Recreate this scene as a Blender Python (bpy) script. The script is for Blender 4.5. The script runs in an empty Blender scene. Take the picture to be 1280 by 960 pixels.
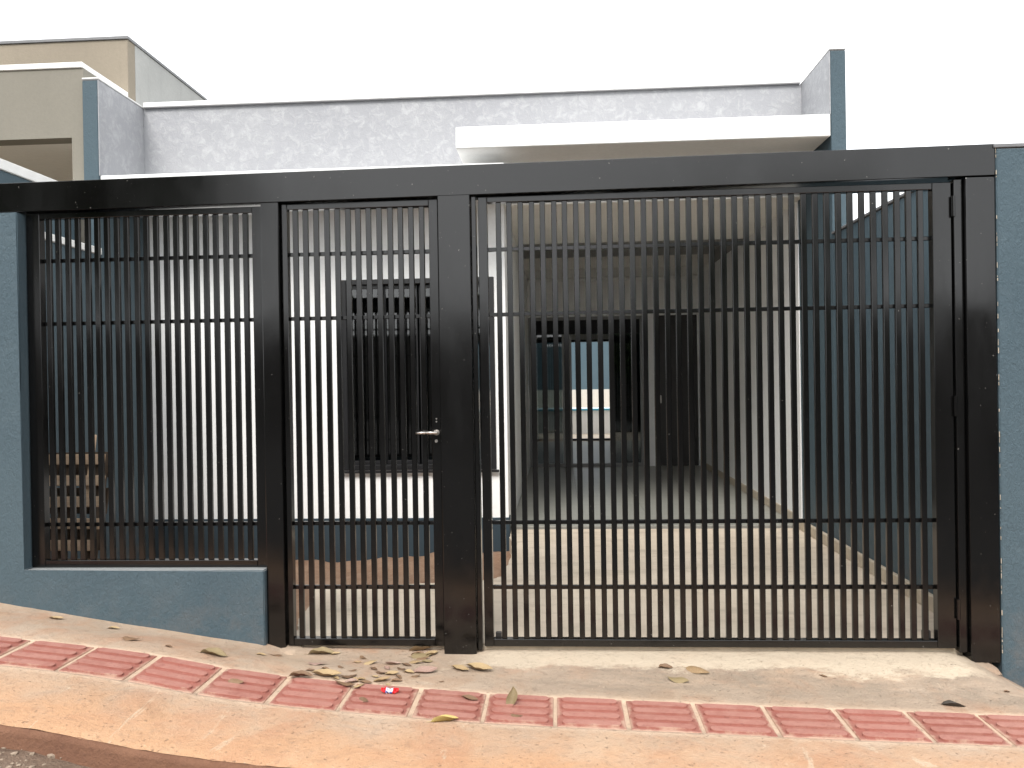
import bpy, bmesh, math, random
import numpy as np
from mathutils import Vector, Matrix, noise

random.seed(7)
rad = math.radians
S = bpy.context.scene
COL = S.collection

# ------------------------------------------------------------------ camera
CAMLOC = Vector((0.0, -4.0, 1.33)); FPX = 978.0
yaw, pitch, roll = rad(3.42), rad(-0.26), rad(-0.91)
_f = Vector((-math.sin(yaw), math.cos(yaw), 0)); _r = Vector((math.cos(yaw), math.sin(yaw), 0)); _u = Vector((0, 0, 1))
fwd = _f * math.cos(pitch) + _u * math.sin(pitch); up0 = _u * math.cos(pitch) - _f * math.sin(pitch)
rgt = _r * math.cos(roll) + up0 * math.sin(roll); upv = up0 * math.cos(roll) - _r * math.sin(roll)
cam_d = bpy.data.cameras.new('camera'); cam = bpy.data.objects.new('camera', cam_d); COL.objects.link(cam)
M4 = Matrix((rgt, upv, -fwd)).transposed().to_4x4(); M4.translation = CAMLOC
cam.matrix_world = M4
cam_d.sensor_width = 36.0; cam_d.sensor_fit = 'HORIZONTAL'; cam_d.lens = FPX / 1280 * 36.0
cam_d.clip_start = 0.05; cam_d.clip_end = 2000
S.camera = cam

# ------------------------------------------------------------------ sky, sun, exposure (bright overcast)
SUN_EL, SUN_AZ = 46.0, 192.0        # azimuth: compass degrees, 180 = behind the camera
W = bpy.data.worlds.new('World'); S.world = W; W.use_nodes = True
nt = W.node_tree; nt.nodes.clear()
sky = nt.nodes.new('ShaderNodeTexSky'); sky.sky_type = 'NISHITA'; sky.sun_disc = False
sky.sun_elevation = rad(SUN_EL); sky.sun_rotation = rad(SUN_AZ)
sky.air_density = 1.0; sky.dust_density = 4.0; sky.ozone_density = 1.0
hs = nt.nodes.new('ShaderNodeHueSaturation'); hs.inputs['Saturation'].default_value = 0.12
mx = nt.nodes.new('ShaderNodeMix'); mx.data_type = 'RGBA'; mx.inputs['Factor'].default_value = 0.7
mx.inputs[7].default_value = (9.6, 9.8, 10.0, 1)        # even cloud deck
bg = nt.nodes.new('ShaderNodeBackground'); bg.inputs['Strength'].default_value = 0.13
wo = nt.nodes.new('ShaderNodeOutputWorld')
nt.links.new(sky.outputs[0], hs.inputs['Color']); nt.links.new(hs.outputs[0], mx.inputs[6])
nt.links.new(mx.outputs[2], bg.inputs['Color']); nt.links.new(bg.outputs[0], wo.inputs['Surface'])
sd = bpy.data.lights.new('sun', 'SUN'); sd.energy = 1.5; sd.angle = rad(22); sd.color = (1.0, 0.96, 0.9)
sun = bpy.data.objects.new('sun', sd); COL.objects.link(sun)
_sdir = Vector((math.sin(rad(SUN_AZ)) * math.cos(rad(SUN_EL)), math.cos(rad(SUN_AZ)) * math.cos(rad(SUN_EL)), math.sin(rad(SUN_EL))))
sun.rotation_euler = _sdir.to_track_quat('Z', 'Y').to_euler(); sun.location = (0, -6, 9)
vs = S.view_settings; vs.view_transform = 'Standard'; vs.look = 'None'; vs.exposure = 0.92; vs.gamma = 1.0; vs.use_curve_mapping = False
S.cycles.max_bounces = 8; S.cycles.diffuse_bounces = 5; S.cycles.caustics_reflective = False; S.cycles.caustics_refractive = False

# ------------------------------------------------------------------ helpers
def ray(px, py):
    return rgt * ((px - 640) / FPX) - upv * ((py - 480) / FPX) + fwd

def link(o, parent=None):
    COL.objects.link(o)
    if parent is not None:
        o.parent = parent
    return o

def wloc(o):
    l = Vector((0, 0, 0))
    while o is not None:
        l += o.location; o = o.parent
    return l

def tag(o, label=None, cat=None, group=None, kind=None):
    if label: o['label'] = label
    if cat: o['category'] = cat
    if group: o['group'] = group
    if kind: o['kind'] = kind
    return o

def thing(name, loc, label, cat, group=None):
    o = bpy.data.objects.new(name, None); o.empty_display_size = 0.1; o.location = loc
    COL.objects.link(o); return tag(o, label, cat, group)

def mobj(name, bm, mat, parent=None, origin=(0, 0, 0), smooth=False):
    """bm holds world coordinates; origin is the object's own world position"""
    og = Vector(origin)
    bmesh.ops.translate(bm, verts=bm.verts, vec=-og)
    bmesh.ops.recalc_face_normals(bm, faces=bm.faces)
    me = bpy.data.meshes.new(name); bm.to_mesh(me); bm.free()
    if smooth:
        me.polygons.foreach_set('use_smooth', [True] * len(me.polygons))
    me.materials.append(mat)
    o = bpy.data.objects.new(name, me); link(o, parent)
    o.location = og - (wloc(parent) if parent else Vector((0, 0, 0)))
    return o

def bm_box(bm, x0, x1, y0, y1, z0, z1, bevel=0.0, seg=1):
    t = bmesh.new()
    bmesh.ops.create_cube(t, size=1.0)
    bmesh.ops.scale(t, vec=(x1 - x0, y1 - y0, z1 - z0), verts=t.verts)
    if bevel > 0:
        bmesh.ops.bevel(t, geom=t.edges[:], offset=bevel, segments=seg, affect='EDGES', profile=0.5)
    bmesh.ops.translate(t, vec=((x0 + x1) / 2, (y0 + y1) / 2, (z0 + z1) / 2), verts=t.verts)
    me = bpy.data.meshes.new('tmp'); t.to_mesh(me); t.free(); bm.from_mesh(me); bpy.data.meshes.remove(me)

def box(name, x0, x1, y0, y1, z0, z1, mat, parent=None, bevel=0.004, seg=1):
    bm = bmesh.new(); bm_box(bm, x0, x1, y0, y1, z0, z1, bevel, seg)
    return mobj(name, bm, mat, parent, ((x0 + x1) / 2, (y0 + y1) / 2, z0))

def bm_cyl(bm, p0, p1, r0, r1=None, n=12):
    p0, p1 = Vector(p0), Vector(p1); r1 = r0 if r1 is None else r1
    d = p1 - p0
    t = bmesh.new()
    bmesh.ops.create_cone(t, cap_ends=True, segments=n, radius1=r0, radius2=r1, depth=d.length)
    m = d.to_track_quat('Z', 'Y').to_matrix().to_4x4(); m.translation = (p0 + p1) / 2
    bmesh.ops.transform(t, matrix=m, verts=t.verts)
    me = bpy.data.meshes.new('tmp'); t.to_mesh(me); t.free(); bm.from_mesh(me); bpy.data.meshes.remove(me)

def cyl(name, p0, p1, r, mat, parent=None, n=14, r1=None):
    bm = bmesh.new(); bm_cyl(bm, p0, p1, r, r1, n)
    o = mobj(name, bm, mat, parent, p0); 
    return o

def wall_holes(name, x0, x1, z0, z1, y0, y1, holes, mat, parent=None):
    """upright slab in the XZ plane with rectangular openings that have real reveals"""
    xs = sorted({x0, x1, *[h[0] for h in holes], *[h[1] for h in holes]})
    zs = sorted({z0, z1, *[h[2] for h in holes], *[h[3] for h in holes]})
    bm = bmesh.new(); V = {}
    def v(x, y, z):
        k = (x, y, z)
        if k not in V: V[k] = bm.verts.new(k)
        return V[k]
    def solid(i, j):
        if i < 0 or j < 0 or i >= len(xs) - 1 or j >= len(zs) - 1: return False
        cx, cz = (xs[i] + xs[i + 1]) / 2, (zs[j] + zs[j + 1]) / 2
        return not any(h[0] < cx < h[1] and h[2] < cz < h[3] for h in holes)
    for i in range(len(xs) - 1):
        for j in range(len(zs) - 1):
            if not solid(i, j): continue
            a, b, c, d = xs[i], xs[i + 1], zs[j], zs[j + 1]
            bm.faces.new([v(a, y0, c), v(b, y0, c), v(b, y0, d), v(a, y0, d)])
            bm.faces.new([v(a, y1, c), v(a, y1, d), v(b, y1, d), v(b, y1, c)])
            if not solid(i - 1, j): bm.faces.new([v(a, y0, c), v(a, y0, d), v(a, y1, d), v(a, y1, c)])
            if not solid(i + 1, j): bm.faces.new([v(b, y0, c), v(b, y1, c), v(b, y1, d), v(b, y0, d)])
            if not solid(i, j - 1): bm.faces.new([v(a, y0, c), v(a, y1, c), v(b, y1, c), v(b, y0, c)])
            if not solid(i, j + 1): bm.faces.new([v(a, y0, d), v(b, y0, d), v(b, y1, d), v(a, y1, d)])
    return mobj(name, bm, mat, parent, ((x0 + x1) / 2, (y0 + y1) / 2, z0))

# ------------------------------------------------------------------ materials
class G:
    """tiny node-graph builder"""
    def __init__(s, name):
        s.m = bpy.data.materials.new(name); s.m.use_nodes = True
        s.t = s.m.node_tree; s.t.nodes.clear()
        s.out = s.t.nodes.new('ShaderNodeOutputMaterial'); s.b = s.t.nodes.new('ShaderNodeBsdfPrincipled')
        s.L(s.b.outputs[0], s.out.inputs['Surface'])
        s.pos = s.t.nodes.new('ShaderNodeNewGeometry').outputs['Position']
    def L(s, a, b): s.t.links.new(a, b)
    def N(s, k, **kw):
        n = s.t.nodes.new(k)
        for a, b in kw.items(): setattr(n, a, b)
        return n
    def val(s, sock, v):
        if hasattr(v, 'is_output'): s.L(v, sock)
        else: sock.default_value = v
    def obj(s): return s.N('ShaderNodeTexCoord').outputs['Object']
    def map(s, vec, scale=(1, 1, 1), loc=(0, 0, 0), rot=(0, 0, 0)):
        n = s.N('ShaderNodeMapping'); s.L(vec, n.inputs['Vector'])
        n.inputs['Scale'].default_value = scale; n.inputs['Location'].default_value = loc; n.inputs['Rotation'].default_value = rot
        return n.outputs[0]
    def noise(s, scale, detail=4, rough=0.55, vec=None, dist=0.0):
        n = s.N('ShaderNodeTexNoise'); s.L(vec if vec else s.pos, n.inputs['Vector'])
        n.inputs['Scale'].default_value = scale; n.inputs['Detail'].default_value = detail
        n.inputs['Roughness'].default_value = rough; n.inputs['Distortion'].default_value = dist
        return n.outputs[0]
    def voro(s, scale, feature='F1', vec=None, out='Distance'):
        n = s.N('ShaderNodeTexVoronoi', feature=feature); s.L(vec if vec else s.pos, n.inputs['Vector']); n.inputs['Scale'].default_value = scale
        return n.outputs[out]
    def rng(s, v, a, b, c=0.0, d=1.0, smooth=False):
        n = s.N('ShaderNodeMapRange'); n.interpolation_type = 'SMOOTHSTEP' if smooth else 'LINEAR'
        s.L(v, n.inputs[0]); n.inputs[1].default_value = a; n.inputs[2].default_value = b; n.inputs[3].default_value = c; n.inputs[4].default_value = d
        return n.outputs[0]
    def math(s, op, a, b=0.0):
        n = s.N('ShaderNodeMath', operation=op); s.val(n.inputs[0], a); s.val(n.inputs[1], b); return n.outputs[0]
    def mix(s, f, a, b):
        n = s.N('ShaderNodeMix', data_type='RGBA'); s.val(n.inputs[0], f)
        s.val(n.inputs[6], a if hasattr(a, 'is_output') else (*a, 1)); s.val(n.inputs[7], b if hasattr(b, 'is_output') else (*b, 1)); return n.outputs[2]
    def xyz(s):
        n = s.N('ShaderNodeSeparateXYZ'); s.L(s.pos, n.inputs[0]); return n.outputs
    def bump(s, h, strength=0.3, dist=0.01):
        n = s.N('ShaderNodeBump'); s.L(h, n.inputs['Height']); n.inputs['Strength'].default_value = strength; n.inputs['Distance'].default_value = dist
        s.L(n.outputs[0], s.b.inputs['Normal']); return n
    def fin(s, col, rough=0.8, metal=0.0, spec=0.5):
        s.val(s.b.inputs['Base Color'], col if hasattr(col, 'is_output') else (*col, 1))
        s.val(s.b.inputs['Roughness'], rough); s.b.inputs['Metallic'].default_value = metal
        s.b.inputs['Specular IOR Level'].default_value = spec
        return s.m

def m_plaster(name, c, var=0.12, bump=0.25, scale=40, spots=None, drip=0.0):
    g = G(name)
    big = g.noise(1.3, 5, 0.6); fine = g.noise(scale, 6, 0.7)
    dark = tuple(x * (1 - var) for x in c); lite = tuple(min(1, x * (1 + var)) for x in c)
    col = g.mix(g.rng(big, 0.3, 0.7), dark, lite)
    col = g.mix(g.rng(fine, 0.3, 0.8, 0, 0.35), col, tuple(x * 0.72 for x in c))
    if drip:
        st = g.noise(3.0, 4, 0.6, g.map(g.pos, (3, 3, 0.25)))
        col = g.mix(g.rng(st, 0.55, 0.8, 0, drip), col, tuple(x * 0.6 for x in c))
    if spots is not None:
        sp = g.rng(g.noise(scale * 0.35, 3, 0.5, dist=1.5), 0.66, 0.72, 0, 0.7)
        col = g.mix(sp, col, spots)
    g.bump(g.noise(scale * 1.6, 5, 0.65), bump, 0.01)
    return g.fin(col, 0.85)

def m_stucco_blue():
    g = G('blue_stucco')
    big = g.noise(0.9, 5, 0.6); vert = g.map(g.pos, (1, 1, 0.55))
    trowel = g.noise(55, 5, 0.7, vert, 0.6)
    col = g.mix(g.rng(big, 0.3, 0.7), (0.048, 0.080, 0.101), (0.062, 0.098, 0.119))
    col = g.mix(g.rng(trowel, 0.58, 0.72, 0, 0.45), col, (0.034, 0.056, 0.070))
    pale = g.noise(7, 6, 0.7)
    col = g.mix(g.rng(pale, 0.55, 0.8, 0, 0.25), col, (0.12, 0.16, 0.18))
    z = g.xyz()[2]
    splash = g.math('MULTIPLY', g.rng(z, 0.35, -0.1), g.rng(g.noise(9, 6, 0.7), 0.42, 0.7))
    col = g.mix(g.math('MULTIPLY', splash, 0.35), col, (0.24, 0.18, 0.14))
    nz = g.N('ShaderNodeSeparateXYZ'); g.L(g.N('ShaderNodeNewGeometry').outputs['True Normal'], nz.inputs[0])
    col = g.mix(g.rng(nz.outputs[2], 0.6, 0.95, 0, 0.75), col, (0.34, 0.345, 0.34))  # upward faces paler: settled dust, plus sky sheen put into the colour
    g.bump(g.math('ADD', trowel, g.math('MULTIPLY', g.noise(160, 3, 0.6, vert), 0.4)), 0.8, 0.010)
    return g.fin(col, 0.72)

def m_grey_texture():
    """trowelled grey texture coat with pale worm marks"""
    g = G('grey_texture_coat')
    w = g.noise(13, 6, 0.7, dist=0.7); big = g.noise(1.1, 4, 0.5); w2 = g.noise(38, 4, 0.6, dist=0.8)
    col = g.mix(g.rng(big, 0.3, 0.7), (0.275, 0.28, 0.298), (0.32, 0.325, 0.34))
    col = g.mix(g.rng(w, 0.48, 0.68, 0, 0.45), col, (0.48, 0.48, 0.49))
    col = g.mix(g.rng(w2, 0.55, 0.7, 0, 0.35), col, (0.26, 0.265, 0.28))
    g.bump(g.math('ADD', w, g.math('MULTIPLY', w2, 0.4)), 0.45, 0.012)
    return g.fin(col, 0.6)

def m_black_paint():
    g = G('black_gloss_paint')
    n1 = g.noise(2.2, 4, 0.6); n2 = g.noise(14, 5, 0.65); z = g.xyz()[2]
    dust = g.math('MULTIPLY', g.rng(z, 0.7, -0.05, 0.0, 1.0), g.rng(n2, 0.45, 0.75))
    col = g.mix(g.math('MULTIPLY', dust, 0.07), (0.0032, 0.0031, 0.0031), (0.07, 0.05, 0.036))
    spk = g.rng(g.noise(75, 2, 0.4), 0.76, 0.79)
    col = g.mix(g.math('MULTIPLY', spk, 0.5), col, (0.22, 0.21, 0.19))
    rough = g.rng(g.noise(3.2, 5, 0.6, g.map(g.pos, (1, 1, 0.35))), 0.3, 0.7, 0.07, 0.24)
    rough = g.math('ADD', rough, g.math('MULTIPLY', dust, 0.15))
    g.bump(g.noise(1.6, 2, 0.4), 0.10, 0.02)
    return g.fin(col, rough, spec=0.55)

def m_sidewalk():
    g = G('dusty_concrete'); x, y, z = g.xyz()
    n = g.noise(1.7, 6, 0.62); f = g.noise(24, 8, 0.75); m = g.noise(5.5, 7, 0.68, dist=0.6); st = g.noise(4, 7, 0.7, g.map(g.pos, (0.7, 2.2, 1)))
    grit = g.noise(170, 3, 0.6); pit = g.noise(70, 4, 0.65)
    col = g.mix(g.rng(n, 0.3, 0.7), (0.36, 0.265, 0.19), (0.47, 0.36, 0.27))
    # red-earth dust lies thicker towards the kerb
    k = g.math('ADD', g.rng(y, -0.75, -1.25), g.math('MULTIPLY', g.math('SUBTRACT', m, 0.5), 1.5))
    col = g.mix(g.rng(k, 0.0, 0.9, 0, 0.9), col, (0.526, 0.297, 0.162))
    k2 = g.rng(g.noise(2.4, 7, 0.66, dist=0.4), 0.5, 0.68, 0, 0.65)
    col = g.mix(k2, col, (0.448, 0.230, 0.129))
    k3 = g.rng(g.noise(1.3, 7, 0.66, g.map(g.pos, loc=(4, 2, 0)), 0.4), 0.52, 0.7, 0, 0.55)
    col = g.mix(k3, col, (0.560, 0.403, 0.274))
    # bare grey cement between gate ramp and tiles
    gy = g.math('MULTIPLY', g.math('MULTIPLY', g.rng(y, -0.56, -0.42), g.rng(x, -0.7, 0.1)), g.rng(st, 0.34, 0.6, 0.1, 1))
    col = g.mix(g.math('MULTIPLY', gy, 0.75), col, (0.230, 0.185, 0.140))
    # cream mortar smear along the gate ramp
    e = g.math('ADD', y, g.math('MULTIPLY', g.math('SUBTRACT', g.noise(5, 8, 0.75, g.map(g.pos, (0.6, 1, 1))), 0.5), 0.42))
    cm = g.math('MULTIPLY', g.rng(e, -0.25, -0.2), g.math('MULTIPLY', g.rng(x, -0.55, -0.35), g.rng(x, 2.05, 1.9)))
    col = g.mix(g.math('MULTIPLY', cm, 0.8), col, (0.605, 0.504, 0.381))
    # pale scraped marks, dark stains, grit
    scr = g.rng(g.noise(3.2, 7, 0.75, g.map(g.pos, (2.0, 0.7, 1), rot=(0, 0, 0.6)), 0.8), 0.62, 0.67, 0, 0.55)
    col = g.mix(scr, col, (0.582, 0.470, 0.347))
    col = g.mix(g.rng(m, 0.57, 0.75, 0, 0.35), col, (0.213, 0.140, 0.095))
    # mortar haze beside and under the tile strip
    j = g.math('ABSOLUTE', g.math('ADD', y, 0.7))
    jw = g.math('ADD', j, g.math('MULTIPLY', g.math('SUBTRACT', m, 0.5), 0.10))
    haze = g.rng(jw, 0.19, 0.15)
    col = g.mix(g.math('MULTIPLY', haze, g.rng(f, 0.3, 0.6, 0.45, 0.9)), col, (0.582, 0.426, 0.308))
    col = g.mix(g.rng(f, 0.54, 0.72, 0, 0.45), col, (0.190, 0.129, 0.090))
    col = g.mix(g.rng(pit, 0.64, 0.7, 0, 0.5), col, (0.157, 0.106, 0.073))
    col = g.mix(g.rng(grit, 0.60, 0.68, 0, 0.35), col, (0.650, 0.504, 0.370))
    h = g.math('ADD', g.math('MULTIPLY', f, 0.9), g.math('ADD', m, g.math('MULTIPLY', grit, 0.35)))
    g.bump(g.math('SUBTRACT', h, g.rng(pit, 0.62, 0.72, 0, 0.5)), 0.85, 0.012)
    return g.fin(col, 0.88)

def m_tile():
    g = G('red_tactile_tile'); o = g.obj(); z = g.N('ShaderNodeSeparateXYZ'); g.L(o, z.inputs[0])
    info = g.N('ShaderNodeObjectInfo').outputs['Random']
    base = g.mix(info, (0.23, 0.072, 0.052), (0.30, 0.10, 0.075))
    f = g.noise(26, 8, 0.75); b = g.noise(5, 6, 0.65)
    lowdust = g.math('MULTIPLY', g.rng(z.outputs[2], 0.0055, 0.001), g.rng(f, 0.36, 0.6))
    base = g.mix(g.math('MULTIPLY', lowdust, 0.12), base, (0.42, 0.275, 0.205))
    base = g.mix(g.rng(b, 0.48, 0.68, 0, 0.55), base, (0.35, 0.185, 0.14))
    wear_contrast = g.math('MULTIPLY', g.rng(z.outputs[2], 0.0055, 0.0078), g.rng(g.noise(14, 5, 0.7), 0.35, 0.6, 0.35, 0.8))  # ridge tops paler: wear, plus groove shade contrast put into the colour
    base = g.mix(wear_contrast, base, (0.40, 0.195, 0.155))
    # mortar smeared over the rims
    ed = g.math('MAXIMUM', g.math('ABSOLUTE', z.outputs[0]), g.math('ABSOLUTE', z.outputs[1]))
    sm_ = g.rng(g.math('ADD', ed, g.math('MULTIPLY', g.math('SUBTRACT', g.noise(11, 7, 0.7), 0.5), 0.09)), 0.128, 0.142)
    base = g.mix(g.math('MULTIPLY', sm_, 0.6), base, (0.50, 0.36, 0.265))
    base = g.mix(g.rng(g.noise(60, 4, 0.7), 0.57, 0.7, 0, 0.45), base, (0.15, 0.05, 0.04))
    g.bump(g.noise(90, 5, 0.7), 0.5, 0.005)
    return g.fin(base, 0.75)

def m_ground(name, a, b, c, scale=3.0, bump=0.6, dist=0.02, rough=0.95):
    g = G(name); n = g.noise(scale, 6, 0.65); f = g.noise(scale * 9, 6, 0.7)
    col = g.mix(g.rng(n, 0.3, 0.7), a, b); col = g.mix(g.rng(f, 0.5, 0.75, 0, 0.6), col, c)
    g.bump(g.math('ADD', n, f), bump, dist)
    return g.fin(col, rough)

def m_floor_concrete():
    g = G('driveway_concrete'); n = g.noise(1.6, 6, 0.6); f = g.noise(18, 6, 0.7)
    col = g.mix(g.rng(n, 0.3, 0.7), (0.54, 0.45, 0.35), (0.68, 0.585, 0.47))
    st = g.noise(2.2, 5, 0.65, g.map(g.pos, (0.6, 2.4, 1)), 0.5)
    col = g.mix(g.rng(st, 0.52, 0.68, 0, 0.4), col, (0.28, 0.225, 0.165))
    col = g.mix(g.rng(f, 0.55, 0.8, 0, 0.3), col, (0.25, 0.2, 0.15))
    g.bump(f, 0.25, 0.006)
    return g.fin(col, 0.75)

def m_simple(name, c, rough=0.6, metal=0.0, var=0.12, scale=12, bump=0.1, spec=0.5):
    g = G(name); n = g.noise(scale, 4, 0.6)
    col = g.mix(g.rng(n, 0.3, 0.7), tuple(x * (1 - var) for x in c), tuple(min(1, x * (1 + var)) for x in c))
    g.bump(n, bump, 0.005)
    return g.fin(col, rough, metal, spec)

def m_wood(name, a, b):
    g = G(name); o = g.obj()
    r = g.N('ShaderNodeObjectInfo').outputs['Random']
    v = g.N('ShaderNodeVectorMath', operation='ADD'); g.L(o, v.inputs[0])
    cmb = g.N('ShaderNodeCombineXYZ'); g.L(g.math('MULTIPLY', r, 20), cmb.inputs[0]); g.L(g.math('MULTIPLY', r, 7), cmb.inputs[2]); g.L(cmb.outputs[0], v.inputs[1])
    n = g.noise(9, 6, 0.65, g.map(v.outputs[0], (0.5, 5, 5)), 0.6)
    col = g.mix(g.rng(n, 0.3, 0.7), a, b)
    col = g.mix(g.math('MULTIPLY', r, 0.4), col, tuple(x * 0.55 for x in a))
    g.bump(n, 0.3, 0.004)
    return g.fin(col, 0.8)

def m_glass(name, tint, rough=0.02):
    g = G(name)
    g.b.inputs['Transmission Weight'].default_value = 1.0; g.b.inputs['IOR'].default_value = 1.45
    # thin tinted pane: mix of transparent and glossy so that light passes
    tr = g.N('ShaderNodeBsdfTransparent'); tr.inputs[0].default_value = (*tint, 1)
    gl = g.N('ShaderNodeBsdfGlossy'); gl.inputs['Roughness'].default_value = rough
    fr = g.N('ShaderNodeFresnel'); fr.inputs[0].default_value = 1.5
    mxs = g.N('ShaderNodeMixShader'); g.L(g.math('ADD', fr.outputs[0], 0.04), mxs.inputs[0]); g.L(tr.outputs[0], mxs.inputs[1]); g.L(gl.outputs[0], mxs.inputs[2])
    g.L(mxs.outputs[0], g.out.inputs['Surface'])
    return g.m

def m_leaf(name, a, b):
    g = G(name); o = g.obj(); r = g.N('ShaderNodeObjectInfo').outputs['Random']
    n = g.noise(60, 5, 0.65, o); n2 = g.noise(18, 3, 0.5, o)
    col = g.mix(r, a, b)
    col = g.mix(g.rng(n, 0.5, 0.72, 0, 0.6), col, tuple(x * 0.45 for x in a))
    col = g.mix(g.rng(n2, 0.55, 0.7, 0, 0.3), col, tuple(min(1, x * 1.35) for x in b))
    bf = g.N('ShaderNodeNewGeometry').outputs['Backfacing']; col = g.mix(g.math('MULTIPLY', bf, 0.5), col, tuple(x * 0.5 for x in a))
    g.bump(n, 0.4, 0.002)
    return g.fin(col, 0.65)

M = dict(
    blue=m_stucco_blue(), grey=m_grey_texture(), black=m_black_paint(), sidewalk=m_sidewalk(), tile=m_tile(), drive=m_floor_concrete(),
    white=m_plaster('white_wall_paint', (0.86, 0.86, 0.85), 0.03, 0.08, 30),
    fascia=m_plaster('white_fascia_paint', (0.85, 0.85, 0.84), 0.02, 0.06, 30),
    ceil=m_plaster('ceiling_paint', (0.83, 0.81, 0.77), 0.03, 0.05, 20),
    cap=m_simple('white_metal_flashing', (0.80, 0.80, 0.78), 0.4, 0, 0.05), capdark=m_simple('flashing_drip_edge', (0.16, 0.16, 0.165), 0.5),
    taupe=m_plaster('taupe_plaster', (0.22, 0.205, 0.17), 0.06, 0.2, 35, drip=0.15), beige=m_plaster('beige_plaster', (0.26, 0.222, 0.17), 0.06, 0.2, 35, drip=0.25),
    cement=m_plaster('raw_cement_render', (0.38, 0.38, 0.365), 0.12, 0.3, 25, drip=0.35),
    soil=m_ground('red_soil', (0.29, 0.165, 0.10), (0.42, 0.27, 0.18), (0.5, 0.38, 0.28), 5.0, 0.9, 0.03),
    dirt=m_ground('road_dirt', (0.17, 0.11, 0.075), (0.25, 0.17, 0.12), (0.33, 0.255, 0.19), 6.0, 1.0, 0.03),
    kerbface=m_ground('earth_stained_kerb', (0.16, 0.075, 0.045), (0.22, 0.11, 0.065), (0.12, 0.06, 0.04), 7.0, 0.6, 0.015),
    land=m_ground('land', (0.13, 0.12, 0.07), (0.2, 0.16, 0.1), (0.1, 0.12, 0.05), 0.2, 0.3, 0.05),
    ftile=m_simple('grey_porcelain', (0.30, 0.30, 0.27), 0.35, 0, 0.06, 6, 0.03), grout=m_simple('grout', (0.2, 0.195, 0.18), 0.9),
    skirt=m_simple('concrete_skirting', (0.50, 0.43, 0.335), 0.8, 0, 0.12, 18, 0.2),
    alu=m_simple('black_aluminium', (0.012, 0.012, 0.013), 0.35), greyalu=m_simple('grey_aluminium', (0.22, 0.22, 0.215), 0.4, 0, 0.05),
    chrome=m_simple('satin_chrome', (0.62, 0.58, 0.54), 0.28, 1.0, 0.05), rust=m_simple('dark_steel', (0.03, 0.027, 0.025), 0.55),
    glass=m_glass('window_glass', (0.25, 0.28, 0.28)), dglass=m_glass('door_glass', (0.55, 0.62, 0.62)),
    dark=m_simple('dark_door_leaf', (0.02, 0.018, 0.016), 0.5), curtain=m_simple('dark_curtain', (0.013, 0.013, 0.014), 0.9),
    wood=m_wood('pallet_wood', (0.62, 0.42, 0.27), (0.78, 0.58, 0.41)),
    water=m_simple('pool_water', (0.10, 0.42, 0.58), 0.15), room=m_plaster('room_paint', (0.5, 0.5, 0.48), 0.03, 0.05, 20),
    stone=m_ground('road_stone', (0.20, 0.15, 0.11), (0.36, 0.28, 0.21), (0.46, 0.38, 0.29), 20, 0.5, 0.01),
    lf_tan=m_leaf('leaf_tan', (0.27, 0.175, 0.09), (0.40, 0.29, 0.155)), lf_brown=m_leaf('leaf_brown', (0.12, 0.066, 0.036), (0.21, 0.125, 0.068)),
    lf_olive=m_leaf('leaf_olive', (0.19, 0.14, 0.07), (0.26, 0.195, 0.10)), lf_yellow=m_leaf('leaf_yellow', (0.42, 0.32, 0.10), (0.48, 0.36, 0.12)),
    lf_mauve=m_leaf('leaf_mauve', (0.30, 0.19, 0.15), (0.36, 0.25, 0.2)), lf_dark=m_leaf('leaf_dark', (0.035, 0.028, 0.022), (0.05, 0.04, 0.03)),
    band=m_plaster('yard_wall_white', (0.5, 0.47, 0.42), .08, .1, 20), asphalt=m_ground('worn_asphalt', (0.035, 0.034, 0.033), (0.06, 0.057, 0.054), (0.09, 0.085, 0.08), 8, .5, .01), reflection_grey=m_plaster('reflection_wall_grey', (0.12, 0.115, 0.105), .15, .3, 20, drip=.3),
    wood_shaded=m_wood('shaded_pallet_wood', (0.05, 0.032, 0.02), (0.09, 0.06, 0.036)),  # same pallet wood, shade behind the slats put into a darker colour
    navy=m_plaster('navy_dado_paint', (0.026, 0.044, 0.058), .12, .3, 40),
    tray=m_plaster('shaded_tray_ceiling', (0.30, 0.295, 0.285), .04, .05, 20),  # shade of the ceiling recess put into a greyer colour
    bark=m_ground('bark', (0.09, 0.065, 0.045), (0.14, 0.105, 0.075), (0.06, 0.045, 0.03), 8, 0.8, 0.02),
    foliage=m_leaf('foliage', (0.05, 0.09, 0.025), (0.10, 0.15, 0.04)),
    mortar=m_simple('cement_patch', (0.25, 0.205, 0.16), 0.9, 0, 0.2, 20, 0.6),
)

# ------------------------------------------------------------------ terrain profile
TX = [-30, -9, -3.2, -2.5, -2.03, -1.78, -1.48, -1.14, -0.85, -0.33, 0, 0.56, 1.15, 1.75, 2.5, 9, 30]
TZ = [1.6, 0.80, 0.255, 0.18, 0.134, 0.098, 0.042, 0.003, -0.02, -0.057, -0.071, -0.09, -0.11, -0.127, -0.15, -0.5, -1.3]
WX = [-30, -9, -3.0, -2.4, -1.9, -1.54, -1.41, -0.6, 1.9, 2.0, 2.14, 2.3, 2.6, 9, 30]
WZ = [1.7, 0.85, 0.224, 0.125, 0.05, -0.002, -0.042, -0.055, -0.055, -0.075, -0.15, -0.235, -0.26, -0.55, -1.35]
OFFS = np.linspace(-0.09, 0.09, 7)
def zt(x): return float(np.mean(np.interp(x + OFFS, TX, TZ)))
def zw(x): return float(np.mean(np.interp(x + OFFS * 0.3, WX, WZ)))
def sm(t): t = max(0, min(1, t)); return t * t * (3 - 2 * t)
def hz(x, y):
    k = sm((-0.10 - y) / 0.38)
    return zw(x) * (1 - k) + zt(x) * k

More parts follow.
